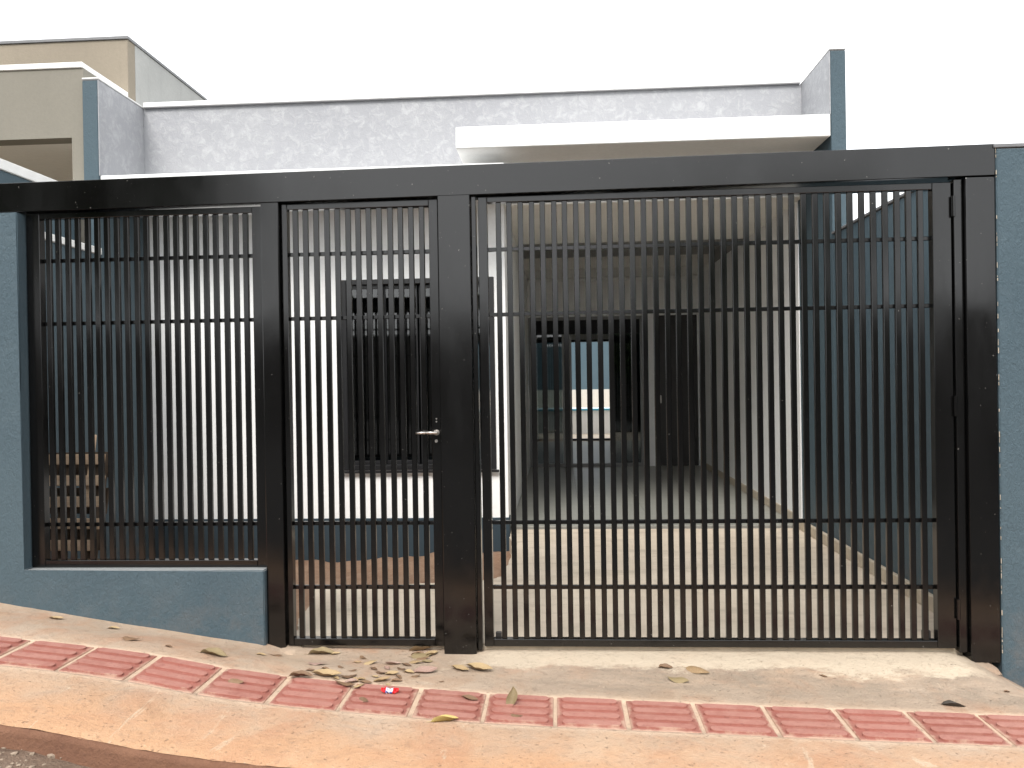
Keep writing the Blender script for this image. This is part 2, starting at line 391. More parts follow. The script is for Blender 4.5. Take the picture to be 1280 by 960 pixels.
def on_walk(px, py, lift=0.0):
    """where the line of sight through a pixel meets the pavement"""
    d = ray(px, py); t = 2.0
    while t < 6:
        p = CAMLOC + d * t
        h = hz(p.x, p.y) if p.y > KERB_Y else zt(p.x) - 0.115
        if p.z <= h: break
        t += 0.004
    p.z = (hz(p.x, p.y) if p.y > KERB_Y else zt(p.x) - 0.115) + lift
    return p
KERB_Y = -1.315

# ------------------------------------------------------------------ ground, road, pavement
bm = bmesh.new(); bmesh.ops.create_grid(bm, x_segments=40, y_segments=40, size=400)
for v in bm.verts:
    v.co.z = -2.0
tag(mobj('ground', bm, M['land']), kind='structure')

def sheet(name, xs, ys, zf, mat, skirt=None):
    bm = bmesh.new(); g = [[bm.verts.new((x, y, zf(x, y))) for y in ys] for x in xs]
    for i in range(len(xs) - 1):
        for j in range(len(ys) - 1):
            bm.faces.new([g[i][j], g[i + 1][j], g[i + 1][j + 1], g[i][j + 1]])
    return mobj(name, bm, mat, None, (0, 0, 0), smooth=True)

xs_f = list(np.arange(-30, -4, 0.5)) + list(np.arange(-4, 3.5, 0.04)) + list(np.arange(3.5, 30.1, 0.5))
def zwalk(x, y):
    n = noise.fractal(Vector((x * 2.1, y * 2.1, 3)), 1.0, 2.0, 4) * 0.004 + noise.noise(Vector((x * 14, y * 14, 1))) * 0.0012
    n *= 1 - 0.8 * sm((0.2 - abs(y + 0.7)) / 0.05)
    e = -0.005 * sm((KERB_Y + 0.02 - y) / 0.02) * (1 + noise.noise(Vector((x * 30, 0, 0))))
    under = -0.0045 if abs(y + 0.7) < 0.146 else 0.0     # bed of the tile strip
    return hz(x, y) + n + e + under
ys_w = sorted(list(np.arange(KERB_Y, -0.86, 0.03)) + [-0.8475, -0.8445, -0.80, -0.75, -0.7, -0.65, -0.6, -0.5555, -0.5525] + list(np.arange(-0.54, 0.12, 0.03)))
side = tag(sheet('sidewalk', xs_f, ys_w, zwalk, M['sidewalk']), kind='structure')

def zk(x): return zt(x) - 0.007
bm = bmesh.new(); prof = [(0.02, -0.006), (0.0, -0.001), (-0.006, -0.03), (-0.008, -0.08), (-0.03, -0.16)]
gv = []
for x in xs_f:
    row = []
    for k, (dy, dz) in enumerate(prof):
        q = noise.fractal(Vector((x * 16, k * 0.9, 5)), 0.8, 2.0, 5) * 0.006 * (k > 0)
        row.append(bm.verts.new((x, KERB_Y + dy + q, zk(x) + dz + q * 0.6)))
    gv.append(row)
for i in range(len(gv) - 1):
    for j in range(len(prof) - 1):
        bm.faces.new([gv[i][j], gv[i][j + 1], gv[i + 1][j + 1], gv[i + 1][j]])
tag(mobj('kerb', bm, M['kerbface'], smooth=True), kind='structure')

def zroad(x, y):
    return zt(x) - 0.10 - 0.015 * min(3, (KERB_Y - y)) + noise.fractal(Vector((x * 4, y * 4, 9)), 1.0, 2.0, 5) * 0.018
ys_r = list(np.arange(-16, -4, 0.8)) + list(np.arange(-4, -2.2, 0.2)) + list(np.arange(-2.12, KERB_Y + 0.06, 0.04))
tag(sheet('road', xs_f, [y for y in ys_r if y < -2.05], zroad, M['asphalt']), kind='structure')
tag(sheet('road_shoulder', xs_f, [y for y in ys_r if y > -2.2], lambda x, y: zroad(x, y) + .004, M['dirt']), kind='structure')

# tactile tiles, each its own piece, laid along the slope
def tile_mesh():
    bm = bmesh.new(); w = 0.1405
    bm_box(bm, -w, w, -0.1445, 0.1445, -0.02, 0.0, 0.003)
    for k in range(4):
        cy = -0.1445 + 0.289 * (k + 0.5) / 4
        # raised bar with rounded ends and sloping flanks
        n = 8; L, hw, h = 0.121, 0.0225, 0.0085
        def ring(L, hw, z):
            pts = []
            for s, c in ((1, L - hw), (-1, -(L - hw))):
                for i in range(n + 1):
                    a = -math.pi / 2 + math.pi * i / n
                    pts.append((c + s * hw * math.cos(a), cy + s * hw * math.sin(a), z))
            return [bm.verts.new(p) for p in pts]
        a = ring(L, hw, -0.0005); b = ring(L - 0.002, hw - 0.002, h)
        for i in range(len(a)):
            j = (i + 1) % len(a); bm.faces.new([a[i], a[j], b[j], b[i]])
        bm.faces.new(b)
    bmesh.ops.recalc_face_normals(bm, faces=bm.faces)
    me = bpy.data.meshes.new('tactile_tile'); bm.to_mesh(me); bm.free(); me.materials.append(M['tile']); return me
TM = tile_mesh()
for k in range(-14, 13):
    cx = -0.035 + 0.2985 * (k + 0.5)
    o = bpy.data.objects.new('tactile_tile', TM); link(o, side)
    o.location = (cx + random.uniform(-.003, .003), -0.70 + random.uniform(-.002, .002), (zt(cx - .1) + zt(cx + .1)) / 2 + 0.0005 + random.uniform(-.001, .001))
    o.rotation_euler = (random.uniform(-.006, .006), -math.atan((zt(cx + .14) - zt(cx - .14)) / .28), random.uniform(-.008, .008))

# ------------------------------------------------------------------ yard floor
def prism(name, poly, z0, z1, mat, parent=None):
    bm = bmesh.new()
    a = [bm.verts.new((x, y, z1)) for x, y in poly]; b = [bm.verts.new((x, y, z0)) for x, y in poly]
    bm.faces.new(a); bm.faces.new(b[::-1])
    for i in range(len(a)):
        j = (i + 1) % len(a); bm.faces.new([a[i], b[i], b[j], a[j]])
    return mobj(name, bm, mat, parent)
rr = random.Random(3)
edge = []
P0 = [(-1.44, 0.03), (-1.47, 0.25), (-1.53, 0.45), (-1.55, 0.7), (-1.63, 1.05), (-1.66, 1.17), (-1.2, 1.19), (-0.8, 1.24), (-0.5, 1.32), (-0.42, 1.42), (-0.39, 2.0), (-0.41, 2.5), (-0.455, 2.92), (-0.455, 3.12)]
for (x0, y0), (x1, y1) in zip(P0[:-1], P0[1:]):
    for k in range(5):
        t = k / 5; edge.append((x0 + (x1 - x0) * t + rr.uniform(-.012, .012), y0 + (y1 - y0) * t + rr.uniform(-.012, .012)))
poly = edge + [P0[-1], (2.133, 3.12), (2.133, 0.03)]
tag(prism('driveway', poly[::-1], -0.30, -0.030, M['drive']), kind='structure')
tag(box('gate_threshold', -1.42, 1.985, 0.012, 0.028, -0.2, -0.036, M['skirt'], None, 0.003), kind='structure')
def zsoil(x, y):
    s = -0.27 + 0.10 * sm((x + 2.2) / 1.8) + 0.04 * sm((0.4 - y) / 0.4)
    return s + noise.fractal(Vector((x * 3, y * 3, 2)), 1.0, 2.0, 5) * 0.035 + noise.noise(Vector((x * 17, y * 17, 4))) * 0.008
tag(sheet('soil_bed', list(np.arange(-3.8, -0.2, 0.05)), list(np.arange(0.05, 2.95, 0.05)), zsoil, M['soil']), kind='structure')

# carport floor: grout bed with porcelain tiles
cf = tag(box('carport_floor', -0.458, 2.133, 3.121, 7.95, -0.30, -0.008, M['grout'], None, 0), kind='structure')
ftm = None
nx, ny = 4, 8; tw, th = 2.59 / nx, 4.82 / ny
for i in range(nx):
    for j in range(ny):
        if ftm is None:
            bmt = bmesh.new(); bm_box(bmt, -tw / 2 + .0015, tw / 2 - .0015, -th / 2 + .0015, th / 2 - .0015, -0.012, 0.0, 0.0012)
            ftm = bpy.data.meshes.new('floor_tile'); bmt.to_mesh(ftm); bmt.free(); ftm.materials.append(M['ftile'])
        o = bpy.data.objects.new('floor_tile', ftm); link(o, cf)
        o.location = Vector((-0.458 + tw * (i + .5), 3.122 + th * (j + .5), 0.0)) - cf.location

# ------------------------------------------------------------------ the house
XL, XR, YF, YP, YB = -3.73, 2.135, 2.9, 2.2, 7.95
H = thing('house', ((XL + XR) / 2, YF, 0), 'single-storey grey and white house with flat canopies and open carport behind the black gates', 'house')
def hb(name, *a, **k): return box(name, *a, parent=H, **k)
ZT = 3.842
hb('side_wall', XL - .13, XL, YP, 14.0, -0.4, ZT, M['blue'], bevel=0.006)
hb('side_wall', XR, XR + .115, YP, 14.0, -0.4, ZT, M['blue'], bevel=0.006)
hb('texture_coat', XL + .001, XL + .008, YP + .002, YF - .001, 3.062, ZT - .001, M['grey'], bevel=0)
hb('texture_coat', XR - .008, XR - .001, YP + .002, YF - .001, 3.352, ZT - .001, M['grey'], bevel=0)
wall_holes('front_wall', XL + .001, -0.46, 0.0, 3.0, YF, YF + .15, [(-1.93, -0.56, 0.548, 2.25)], M['white'], H)
d = hb('dado', XL + .001, -0.452, YF - .012, YF + .149, -0.4, 0.119, M['navy'], bevel=0.004)
hb('parapet', XL + .001, XR - .001, YF + .001, YF + .15, 3.001, ZT, M['grey'], bevel=0)
hb('header', -0.458, XR - .001, YF + .002, YF + .148, 2.875, 3.0, M['ceil'], bevel=0.003)
def cap(x0, x1, y0, y1, z, t=0.04):
    c = hb('parapet_cap', x0, x1, y0, y1, z + .0085, z + t, M['cap'], bevel=0.004)
    box('drip_edge', x0 + .004, x1 - .004, y0 + .004, y1 - .004, z + .0005, z + .008, M['capdark'], c, 0)
cap(XL + .02, XR - .02, YF - .03, YF + .18, ZT, 0.05)
cap(XL - .131, XL + .012, YP - .003, 14.0, ZT, 0.022)
cap(XR - .010, XR + .118, YP - .003, 14.0, ZT, 0.014)
lc = hb('canopy', XL + .01, -0.406, YP + .002, YF - .001, 2.915, 3.06, M['fascia'], bevel=0.006)
lc['label'] = 'long low white canopy over the front window'
rc = hb('canopy', -0.787, XR - .009, YP - .012, YF - .001, 3.178, 3.35, M['fascia'], bevel=0.006)
rc['label'] = 'thicker white canopy above the carport'
hb('ceiling', -0.458, XR - .001, YF + .15, 4.9, 2.875, 3.095, M['ceil'], bevel=0)
hb('ceiling', -0.458, XR - .001, 6.95, YB, 2.875, 3.095, M['ceil'], bevel=0)
hb('tray_ceiling', -0.458, XR - .001, 4.901, 6.949, 3.03, 3.095, M['tray'], bevel=0)
hb('crown_moulding', -0.448, XR - .012, YB - .07, YB - .001, 2.815, 2.874, M['fascia'], bevel=0.02)
hb('roof', XL + .001, XR - .001, YF + .151, 13.99, 3.1, 3.2, M['cement'], bevel=0)
hb('carport_side_wall', -0.61, -0.459, YF + .151, YB, -0.3, 3.1, M['white'], bevel=0)
hb('inner_lining', XR - .010, XR - .0015, YF + .152, YB, -0.05, 2.874, M['white'], bevel=0)
hb('shaded_tray_lining', XR - .010, XR - .0015, 4.902, 6.948, 2.8745, 3.0295, M['tray'], bevel=0)
hb('skirting_board', XR - .024, XR - .0105, 3.15, YB - .01, 0.001, 0.085, M['skirt'], bevel=0.003)
wall_holes('rear_carport_wall', -0.458, XR - .011, -0.05, 2.874, YB, YB + .14, [(-0.455, 1.29, -0.05, 2.285), (1.495, 2.10, -0.05, 2.285)], M['white'], H)
# front window: frame, four narrow sashes, sill
wf = None
def frame(name, x0, x1, z0, z1, y0, y1, w, mat, parent, bevel=0.003):
    bm = bmesh.new()
    bm_box(bm, x0, x0 + w, y0, y1, z0, z1, bevel); bm_box(bm, x1 - w, x1, y0, y1, z0, z1, bevel)
    bm_box(bm, x0 + w, x1 - w, y0 + .001, y1 - .001, z0, z0 + w, bevel); bm_box(bm, x0 + w, x1 - w, y0 + .001, y1 - .001, z1 - w, z1, bevel)
    return mobj(name, bm, mat, parent, ((x0 + x1) / 2, (y0 + y1) / 2, z0))
win = frame('window', -1.929, -0.561, 0.549, 2.249, YF - .018, YF + .085, 0.045, M['alu'], H)
box('window_sill', -1.955, -0.535, YF - .05, YF - .019, 0.525, 0.5475, M['alu'], win, 0.004)
for k in range(4):
    a = -1.884 + k * 1.278 / 4; b = a + 1.278 / 4; yy = YF + (.012 if k in (0, 3) else .044)
    frame('sash', a - .012, b + .012, 0.595, 2.203, yy, yy + .028, 0.035, M['alu'], win)
    box('pane', a + .02, b - .02, yy + .011, yy + .017, 0.628, 2.17, M['glass'], win, 0)
hb('curtain', -1.9, -0.59, YF + .19, YF + .2, 0.55, 2.24, M['curtain'], bevel=0)
# sliding glass door at the rear of the carport
gd = frame('sliding_door', -0.453, 1.288, -0.005, 2.283, YB + .02, YB + .11, 0.05, M['greyalu'], H)
box('transom', -0.40, 1.235, YB + .03, YB + .10, 2.02, 2.233, M['curtain'], gd, 0)
box('mullion', 0.055, 0.20, YB + .022, YB + .108, 0.046, 2.019, M['greyalu'], gd, 0.003)
box('mullion', 0.775, 0.83, YB + .022, YB + .108, 0.046, 2.019, M['alu'], gd, 0.003)
box('pane', -0.402, 0.054, YB + .06, YB + .066, 0.046, 2.019, M['glass'], gd, 0)
box('pane', 0.831, 1.237, YB + .06, YB + .066, 0.046, 2.019, M['dglass'], gd, 0)
box('pane', 0.80, 1.237, YB + .085, YB + .091, 0.046, 2.019, M['glass'], gd, 0)
dr = box('door', 1.498, 2.097, YB + .04, YB + .08, 0.002, 2.282, M['dark'], H, 0.003)
box('door_handle', 1.53, 1.55, YB + .0, YB + .039, 0.95, 1.07, M['chrome'], dr, 0.005)
# rooms behind
hb('room_floor', XL + .001, XR - .001, YB + .141, 13.0, -0.1, -0.01, M['ftile'], bevel=0)
hb('room_ceiling', XL + .001, XR - .001, YB + .141, 13.0, 2.8, 2.9, M['ceil'], bevel=0)
hb('partition', XL + .001, -0.611, YB - .1, YB + .14, -0.1, 3.09, M['room'], bevel=0)
hb('partition', -1.15, -1.05, YB + .142, 12.99, -0.009, 2.79, M['room'], bevel=0)
wall_holes('rear_wall', XL + .001, XR - .001, -0.1, 3.09, 13.0, 13.15, [(-0.75, 1.18, -0.05, 2.19)], M['room'], H)
rf = frame('rear_door_frame', -0.748, 1.178, -0.008, 2.188, 13.03, 13.1, 0.05, M['alu'], H)
box('mullion', 0.42, 0.47, 13.032, 13.098, 0.043, 2.137, M['alu'], rf, 0)
box('cabinet', 1.25, 2.05, 12.2, 12.9, 0.0, 1.5, M['curtain'], H, 0.01)

# rear yard
ry = tag(box('rear_patio', XL - .2, XR + .2, 13.151, 19.0, -0.2, -0.03, M['drive'], None, 0), kind='structure')
rw = thing('rear_wall', (-0.7, 19.0, 0), 'blue wall with white lower band closing the yard beyond the glass door', 'wall')
box('masonry', XL - .3, XR + .3, 19.001, 19.15, -0.2, 3.0, M['blue'], rw)
box('white_band', XL - .3, XR + .3, 18.975, 19.0, -0.1, 1.03, M['band'], rw)
pl = thing('raised_pool', (-0.2, 16.5, 0), 'raised white-walled pool with bright blue water beyond the glass door', 'pool')
wall_holes('basin', -3.0, 1.6, -0.05, 0.55, 15.6, 15.75, [], M['white'], pl)
box('basin_side', -3.0, -2.85, 15.751, 17.6, -0.05, 0.55, M['white'], pl, 0); box('basin_side', 1.45, 1.6, 15.751, 17.6, -0.05, 0.55, M['white'], pl, 0)
box('basin_side', -3.0, 1.6, 17.601, 17.75, -0.05, 0.55, M['white'], pl, 0)
box('water', -2.849, 1.449, 15.752, 17.599, 0.3, 0.49, M['water'], pl, 0)
box('coping', -3.03, 1.63, 15.57, 15.78, 0.551, 0.59, M['water'], pl, 0.004)

# ------------------------------------------------------------------ lot walls
bl = thing('boundary_wall', (XL - .065, 1.1, -0.3), 'blue side wall with white coping running from the front panel back to the house beside the pallet', 'wall')
box('masonry', XL - .13, XL, 0.09, YP - .002, -0.4, 2.41, M['blue'], bl, 0.005)
box('coping', XL - .15, XL + .018, 0.085, YP - .004, 2.411, 2.465, M['cap'], bl, 0.004)
br = thing('boundary_wall', (XR + .07, 1.1, -0.3), 'blue stucco side wall with grey coping at the vehicle gate, its end face flush with the tall post', 'wall')
box('masonry', XR, XR + .153, -0.065, YP - .002, -0.5, 2.42, M['blue'], br, 0.006)
box('coping', XR - .012, XR + .166, -0.07, YP - .004, 2.421, 2.44, M['capdark'], br, 0.003)
box('skirting', XR - .03, XR - .001, 0.03, 3.12, -0.031, 0.062, M['skirt'], br, 0.006)

fw = thing('front_wall', (-2.7, 0, -0.1), 'low blue stucco front wall with a tall pier, stepping down under the barred panel', 'wall')
bm = bmesh.new()
pts = [(-3.86, -0.3), (-1.52, -0.3), (-1.52, 0.378), (-2.80, 0.378), (-2.80, 2.246), (-3.86, 2.24)]
a = [bm.verts.new((x, -0.088, z)) for x, z in pts]; b = [bm.verts.new((x, 0.08, z)) for x, z in pts]
bm.faces.new(a); bm.faces.new(b[::-1])
for i in range(6):
    j = (i + 1) % 6; bm.faces.new([a[i], b[i], b[j], a[j]])
bmesh.ops.bevel(bm, geom=[e for e in bm.edges], offset=0.005, segments=2, affect='EDGES')
mobj('masonry', bm, M['blue'], fw, (-2.7, 0, -0.3))

# ------------------------------------------------------------------ steel portal and gates
pf = thing('gate_portal', (0, 0, -0.05), 'black steel portal of wide box beam and posts framing both gates', 'gate frame')
bm = bmesh.new(); bm_box(bm, -3.86, 2.133, -0.0612, 0.0612, 2.290, 2.443, 0.003, 2)
for v in bm.verts: v.co.z += (v.co.x - 2.13) * 0.0074      # the beam sags slightly towards the pier
mobj('beam', bm, M['black'], pf, (-0.86, 0, 2.26))
bmh = lambda n, x0, x1, z0, y0=-0.055, y1=0.055: box(n, x0, x1, y0, y1, z0, 2.272 if x0 < -1 else 2.284, M['black'], pf, 0.005, 2)
bmh('post', -1.519, -1.425, -0.06); bmh('post', -0.602, -0.436, -0.07, -0.06, 0.06); bmh('post', 1.992, 2.132, -0.085, -0.06, 0.06)
bmh('jamb', -0.434, -0.408, -0.045, -0.035, 0.03); bmh('jamb', 1.948, 1.990, -0.045, -0.035, 0.03)
def mortar(x0, x1, y0, y1, ztop, seed):
    bm = bmesh.new(); bmesh.ops.create_grid(bm, x_segments=16, y_segments=10, size=0.5)
    for v in bm.verts:
        u_, w_ = v.co.x * 2, v.co.y * 2; e_ = max(abs(u_), abs(w_)); x = x0 + (u_ + 1) / 2 * (x1 - x0); y = y0 + (w_ + 1) / 2 * (y1 - y0)
        n_ = noise.fractal(Vector((x * 22, y * 22, seed)), 1.0, 2.0, 4)
        v.co = Vector((x + n_ * .012, y + n_ * .012, ztop + n_ * .008 - .12 * max(0, e_ - .55) ** 1.6))
    return mobj('base_mortar', bm, M['sidewalk'], pf, ((x0 + x1) / 2, (y0 + y1) / 2, ztop - .1), smooth=True)
mortar(1.96, 2.108, -0.12, 0.05, -0.086, 1); mortar(-0.70, -0.36, -0.12, 0.08, -0.058, 2); mortar(-1.58, -1.33, -0.14, 0.07, -0.030, 3)

bm = bmesh.new(); rb = random.Random(21); z = -0.05
while z < 2.40:                                       # broken bead of pale mortar between post and pier
    L_ = rb.uniform(.004, .03)
    if rb.random() < .4:
        w_ = rb.uniform(.0006, .0022); bm_box(bm, 2.1325 - w_ * .4, 2.1325 + w_, -.0672 - rb.uniform(0, .003), -.0640, z, z + L_, .0005)
    z += L_ + rb.uniform(0, .012)
tag(mobj('mortar_bead', bm, M['skirt'], pf, (2.1325, -.064, 0)), kind='stuff')

def panel(root, x0, x1, z0, z1, rails, g0, pitch, ng, sl, sr, barw=0.027, bot=0.036):
    """bars stand in the gaps pattern: ng gap centres from g0; stiles fill out to x0, x1"""
    bs = {}
    def piece(name, x, z, w, h, y0, y1):
        key = (name, round(w, 4), round(h, 4))
        if key not in bs:
            bmx = bmesh.new(); bm_box(bmx, -w / 2, w / 2, y0, y1, 0, h, 0.0022, 1)
            me = bpy.data.meshes.new(name); bmx.to_mesh(me); bmx.free(); me.materials.append(M['black']); bs[key] = me
        o = bpy.data.objects.new(name, bs[key]); link(o, root); o.location = Vector((x, 0, z)) - root.location
        return o
    piece('stile', (x0 + sl) / 2, z0, sl - x0, z1 - z0, -0.024, 0.024)
    piece('stile', (sr + x1) / 2, z0, x1 - sr, z1 - z0, -0.024, 0.024)
    piece('bottom_rail', (sl + sr) / 2, z0, sr - sl - .001, bot, -0.022, 0.022)
    piece('top_rail', (sl + sr) / 2, z1 - .032, sr - sl - .001, .032, -0.022, 0.022)
    for r in rails:
        piece('rail', (sl + sr) / 2, r - .010, sr - sl - .001, .020, 0.0045, 0.0225)
    for k in range(ng - 1):
        o = piece('bar', g0 + pitch * (k + .5), z0 + bot + .0005, barw, z1 - z0 - bot - .033, -0.016, 0.004)
        o.rotation_euler.y = random.uniform(-.0007, .0007); o.location.x += random.uniform(-.0006, .0006)

Z1, Z2, Z3, Z4 = 2.003, 1.669, 0.601, 0.268
fp = thing('fixed_panel', (-2.15, 0, 0.38), 'fixed black barred panel standing on the low blue wall', 'fence')
panel(fp, -2.796, -1.5205, 0.381, 2.253, (Z1, Z2, Z3), -2.710, 0.0533, 22, -2.724, -1.577)
pg = thing('pedestrian_gate', (-1.01, 0, -0.03), 'narrow black barred gate with a silver lever handle', 'gate')
panel(pg, -1.420, -0.606, -0.027, 2.263, (Z1, Z2, Z3, Z4), -1.379, 0.055, 14, -1.392, -0.652)
vg = thing('vehicle_gate', (0.76, 0, -0.03), 'wide black barred driveway gate before the carport', 'gate')
panel(vg, -0.398, 1.940, -0.027, 2.271, (Z1, Z2, Z3, Z4), -0.3246, 0.0566, 39, -0.352, 1.851)
# handle
hd = cyl('handle', (-0.628, -0.0245, 1.070), (-0.628, -0.030, 1.070), 0.015, M['chrome'], pg, 20)
bm = bmesh.new(); bm_cyl(bm, (-0.628, -0.0302, 1.070), (-0.628, -0.068, 1.070), 0.0085)
bm_cyl(bm, (-0.624, -0.066, 1.070), (-0.68, -0.068, 1.0715), 0.0075, 0.007); bm_cyl(bm, (-0.679, -0.068, 1.0715), (-0.728, -0.062, 1.070), 0.007, 0.0055)
mobj('lever', bm, M['chrome'], hd, (-0.628, -0.03, 1.07), smooth=True)
cyl('keyhole_rosette', (-0.630, -0.0245, 1.026), (-0.630, -0.031, 1.026), 0.008, M['chrome'], pg, 16)
for z in (1.125, 1.14): cyl('rivet', (-0.628, -0.0245, z), (-0.628, -0.027, z), 0.004, M['chrome'], pg, 10)
for z in (0.12, 1.12, 2.1): cyl('hinge', (1.944, -0.036, z), (1.944, -0.036, z + .1), 0.009, M['black'], vg)
box('ground_bolt', -0.345, -0.315, 0.026, 0.046, -0.02, 0.03, M['rust'], vg, 0.003); box('ground_bolt', 1.80, 1.84, 0.026, 0.046, 0.0, 0.045, M['rust'], vg, 0.003)

# ------------------------------------------------------------------ pallet in the yard
pa = thing('wooden_pallet', (-3.38, 1.0, -0.22), 'pale wooden pallet stood on edge by the blue side wall', 'pallet')
tilt = Matrix.Rotation(rad(-13), 4, 'X')
def pp(name, x0, x1, y0, y1, z0, z1, rz=0.0, m='wood'):
    bm = bmesh.new(); bm_box(bm, x0, x1, y0, y1, z0, z1, 0.003)
    c = Vector(((x0 + x1) / 2, (y0 + y1) / 2, (z0 + z1) / 2))
    bmesh.ops.rotate(bm, cent=c, matrix=Matrix.Rotation(rz, 3, 'Y'), verts=bm.verts)
    piv = Vector((0, 1.0, -0.22))
    bmesh.ops.transform(bm, matrix=Matrix.Translation(piv) @ tilt @ Matrix.Translation(-piv), verts=bm.verts)
    return mobj(name, bm, M[m], pa, c)
for k in range(8):
    z = 0.855 - k * 0.146
    pp('slat', -3.70 + random.uniform(-.01, .01), -3.145 + random.uniform(-.012, .02), 0.98, 0.998, z - .036, z + .036, random.uniform(-.012, .012))
for x in (-3.66, -3.42, -3.19):
    pp('stringer', x - .02, x + .02, 1.0, 1.085, -0.22, 0.90, random.uniform(-.01, .01), 'wood_shaded')
pp('stringer', -3.265, -3.235, 1.0, 1.02, 0.6, 1.03)
for k in range(5):
    z = 0.83 - k * 0.25
    pp('slat', -3.70, -3.15, 1.087, 1.105, z - .09, z + .09, random.uniform(-.01, .01), 'wood_shaded')

# ------------------------------------------------------------------ neighbours
nh = thing('neighbour_house', (-6.4, 2.3, 0), 'taupe flat-roofed neighbour house with a taller beige and cement block behind', 'house')
XN = -3.878
wall_holes('front_wall', -9.5, XN, -0.3, 3.965, 2.25, 2.40, [(-6.6, -3.985, 0.2, 3.395)], M['taupe'], nh)
box('side_wall', XN - .12, XN - .001, 2.401, 10, -0.3, 3.965, M['taupe'], nh, 0)
c = box('parapet_cap', -9.5, XN, 2.235, 2.42, 3.966, 4.012, M['cap'], nh, 0.004); box('parapet_cap', XN - .14, XN, 2.421, 2.93, 3.966, 4.012, M['cap'], nh, 0.004)
box('porch_ceiling', -9.3, XN - .13, 2.401, 5.0, 3.396, 3.5, M['ceil'], nh, 0)
box('porch_back_wall', -9.3, XN - .13, 4.2, 4.3, -0.3, 3.395, M['taupe'], nh, 0)
box('roof', -9.4, XN - .13, 2.401, 10, 3.6, 3.7, M['cement'], nh, 0)
box('tower_front', -9.5, XN - .002, 2.935, 3.06, 3.701, 4.50, M['beige'], nh, 0.003)
box('tower_side', XN - .12, XN - .001, 3.061, 9.0, 3.966, 4.50, M['cement'], nh, 0.003)
box('tower_cap', -9.5, XN + .01, 2.92, 3.07, 4.501, 4.525, M['capdark'], nh, 0); box('tower_cap', XN - .13, XN + .01, 3.071, 9.0, 4.501, 4.525, M['capdark'], nh, 0)
na = thing('neighbour_wall', (-3.97, 1.2, -0.2), 'tall blue neighbour side wall with a sloping-looking white coping beside the taupe house', 'wall')
na['label'] = 'taller blue side wall with white coping in front of the taupe house'
box('masonry', -4.05, -3.92, 0.09, 2.24, -0.3, 2.88, M['blue'], na, 0.005); box('coping', -4.065, -3.905, 0.085, 2.24, 2.881, 2.955, M['cap'], na, 0.004)
nf = thing('neighbour_front_wall', (-6.5, 0.0, 0), 'plain taupe front wall of the neighbour plot beyond the blue pier', 'wall')
box('masonry', -9.5, -4.07, 0.0, 0.14, -0.3, 1.3, M['taupe'], nf, 0.005)

nr = thing('neighbour_house', (6.0, 7.0, 0), 'white neighbour house with dark windows beyond the blue side wall', 'house')
wall_holes('front_wall', 2.9, 10.0, -1.0, 3.15, 7.0, 7.15, [(7.05, 8.6, 1.1, 2.2)], M['white'], nr)
box('roof', 2.8, 10.1, 6.85, 12, 3.151, 3.27, M['cement'], nr); box('side_wall', 2.9, 3.05, 7.151, 12, -1, 3.15, M['white'], nr, 0); box('rear_wall', 3.051, 10, 11.9, 12, -1, 3.15, M['white'], nr, 0)
w = frame('window', 7.052, 8.598, 1.102, 2.198, 7.02, 7.1, .05, M['alu'], nr); box('pane', 7.103, 8.547, 7.05, 7.056, 1.153, 2.147, M['glass'], w, 0)
nw = thing('neighbour_front_wall', (6.0, 0.6, -0.5), 'low blue wall of the lower plot beside the stucco pier', 'wall')
box('masonry', 2.30, 9.5, 3.6, 3.74, -1.0, 1.75, M['blue'], nw, 0.005)
tag(sheet('neighbour_yard', [2.29, 6, 12], [0.12, 4, 8], lambda x, y: -0.62, M['drive']), kind='structure')
tag(sheet('neighbour_yard', [-12, -8, -4.06], [0.12, 4, 8], lambda x, y: -0.05, M['drive']), kind='structure')

def tree(loc, h, r, label, seed, n=5200, ls=1.0):
    rn = random.Random(seed); t = thing('tree', loc, label, 'tree'); L0 = Vector(loc)
    bm = bmesh.new(); bm_cyl(bm, L0, L0 + Vector((0.08, 0, h * .45)), .14, .10, 10); tips = []
    for k in range(9):
        a = k * 2.4; b = L0 + Vector((0.08, 0, h * (.26 + .02 * k))); e = L0 + Vector((math.cos(a) * r * .6, math.sin(a) * r * .6, h * (.42 + .05 * k)))
        bm_cyl(bm, b, e, .06, .02, 7); tips.append(e)
        for q in range(2):
            e2 = e + Vector((rn.uniform(-.5, .5), rn.uniform(-.5, .5), rn.uniform(.1, .5))) * r * .6; bm_cyl(bm, e, e2, .02, .008, 5); tips.append(e2)
    mobj('trunk', bm, M['bark'], t, L0)
    vs_, fs_ = [], []
    for k in range(n):
        c = rn.choice(tips) + Vector((rn.gauss(0, 1), rn.gauss(0, 1), rn.gauss(0, .8))) * r * .2
        u_ = Vector((rn.uniform(-1, 1), rn.uniform(-1, 1), rn.uniform(-.6, .6))).normalized(); w_ = u_.cross(Vector((rn.uniform(-1, 1), rn.uniform(-1, 1), rn.uniform(-1, 1)))).normalized()
        s = rn.uniform(.05, .10) * ls; i = len(vs_)
        vs_ += [c - u_ * s, c + w_ * s * .45, c + u_ * s, c - w_ * s * .45]; fs_.append((i, i + 1, i + 2, i + 3))
    me = bpy.data.meshes.new('crown'); me.from_pydata([v - L0 for v in vs_], [], fs_); me.materials.append(M['foliage'])
    o = bpy.data.objects.new('crown', me); link(o, t)
tree((9.6, 13.5, -1.0), 6.0, 1.9, 'green leafy tree behind the white neighbour house', 5)

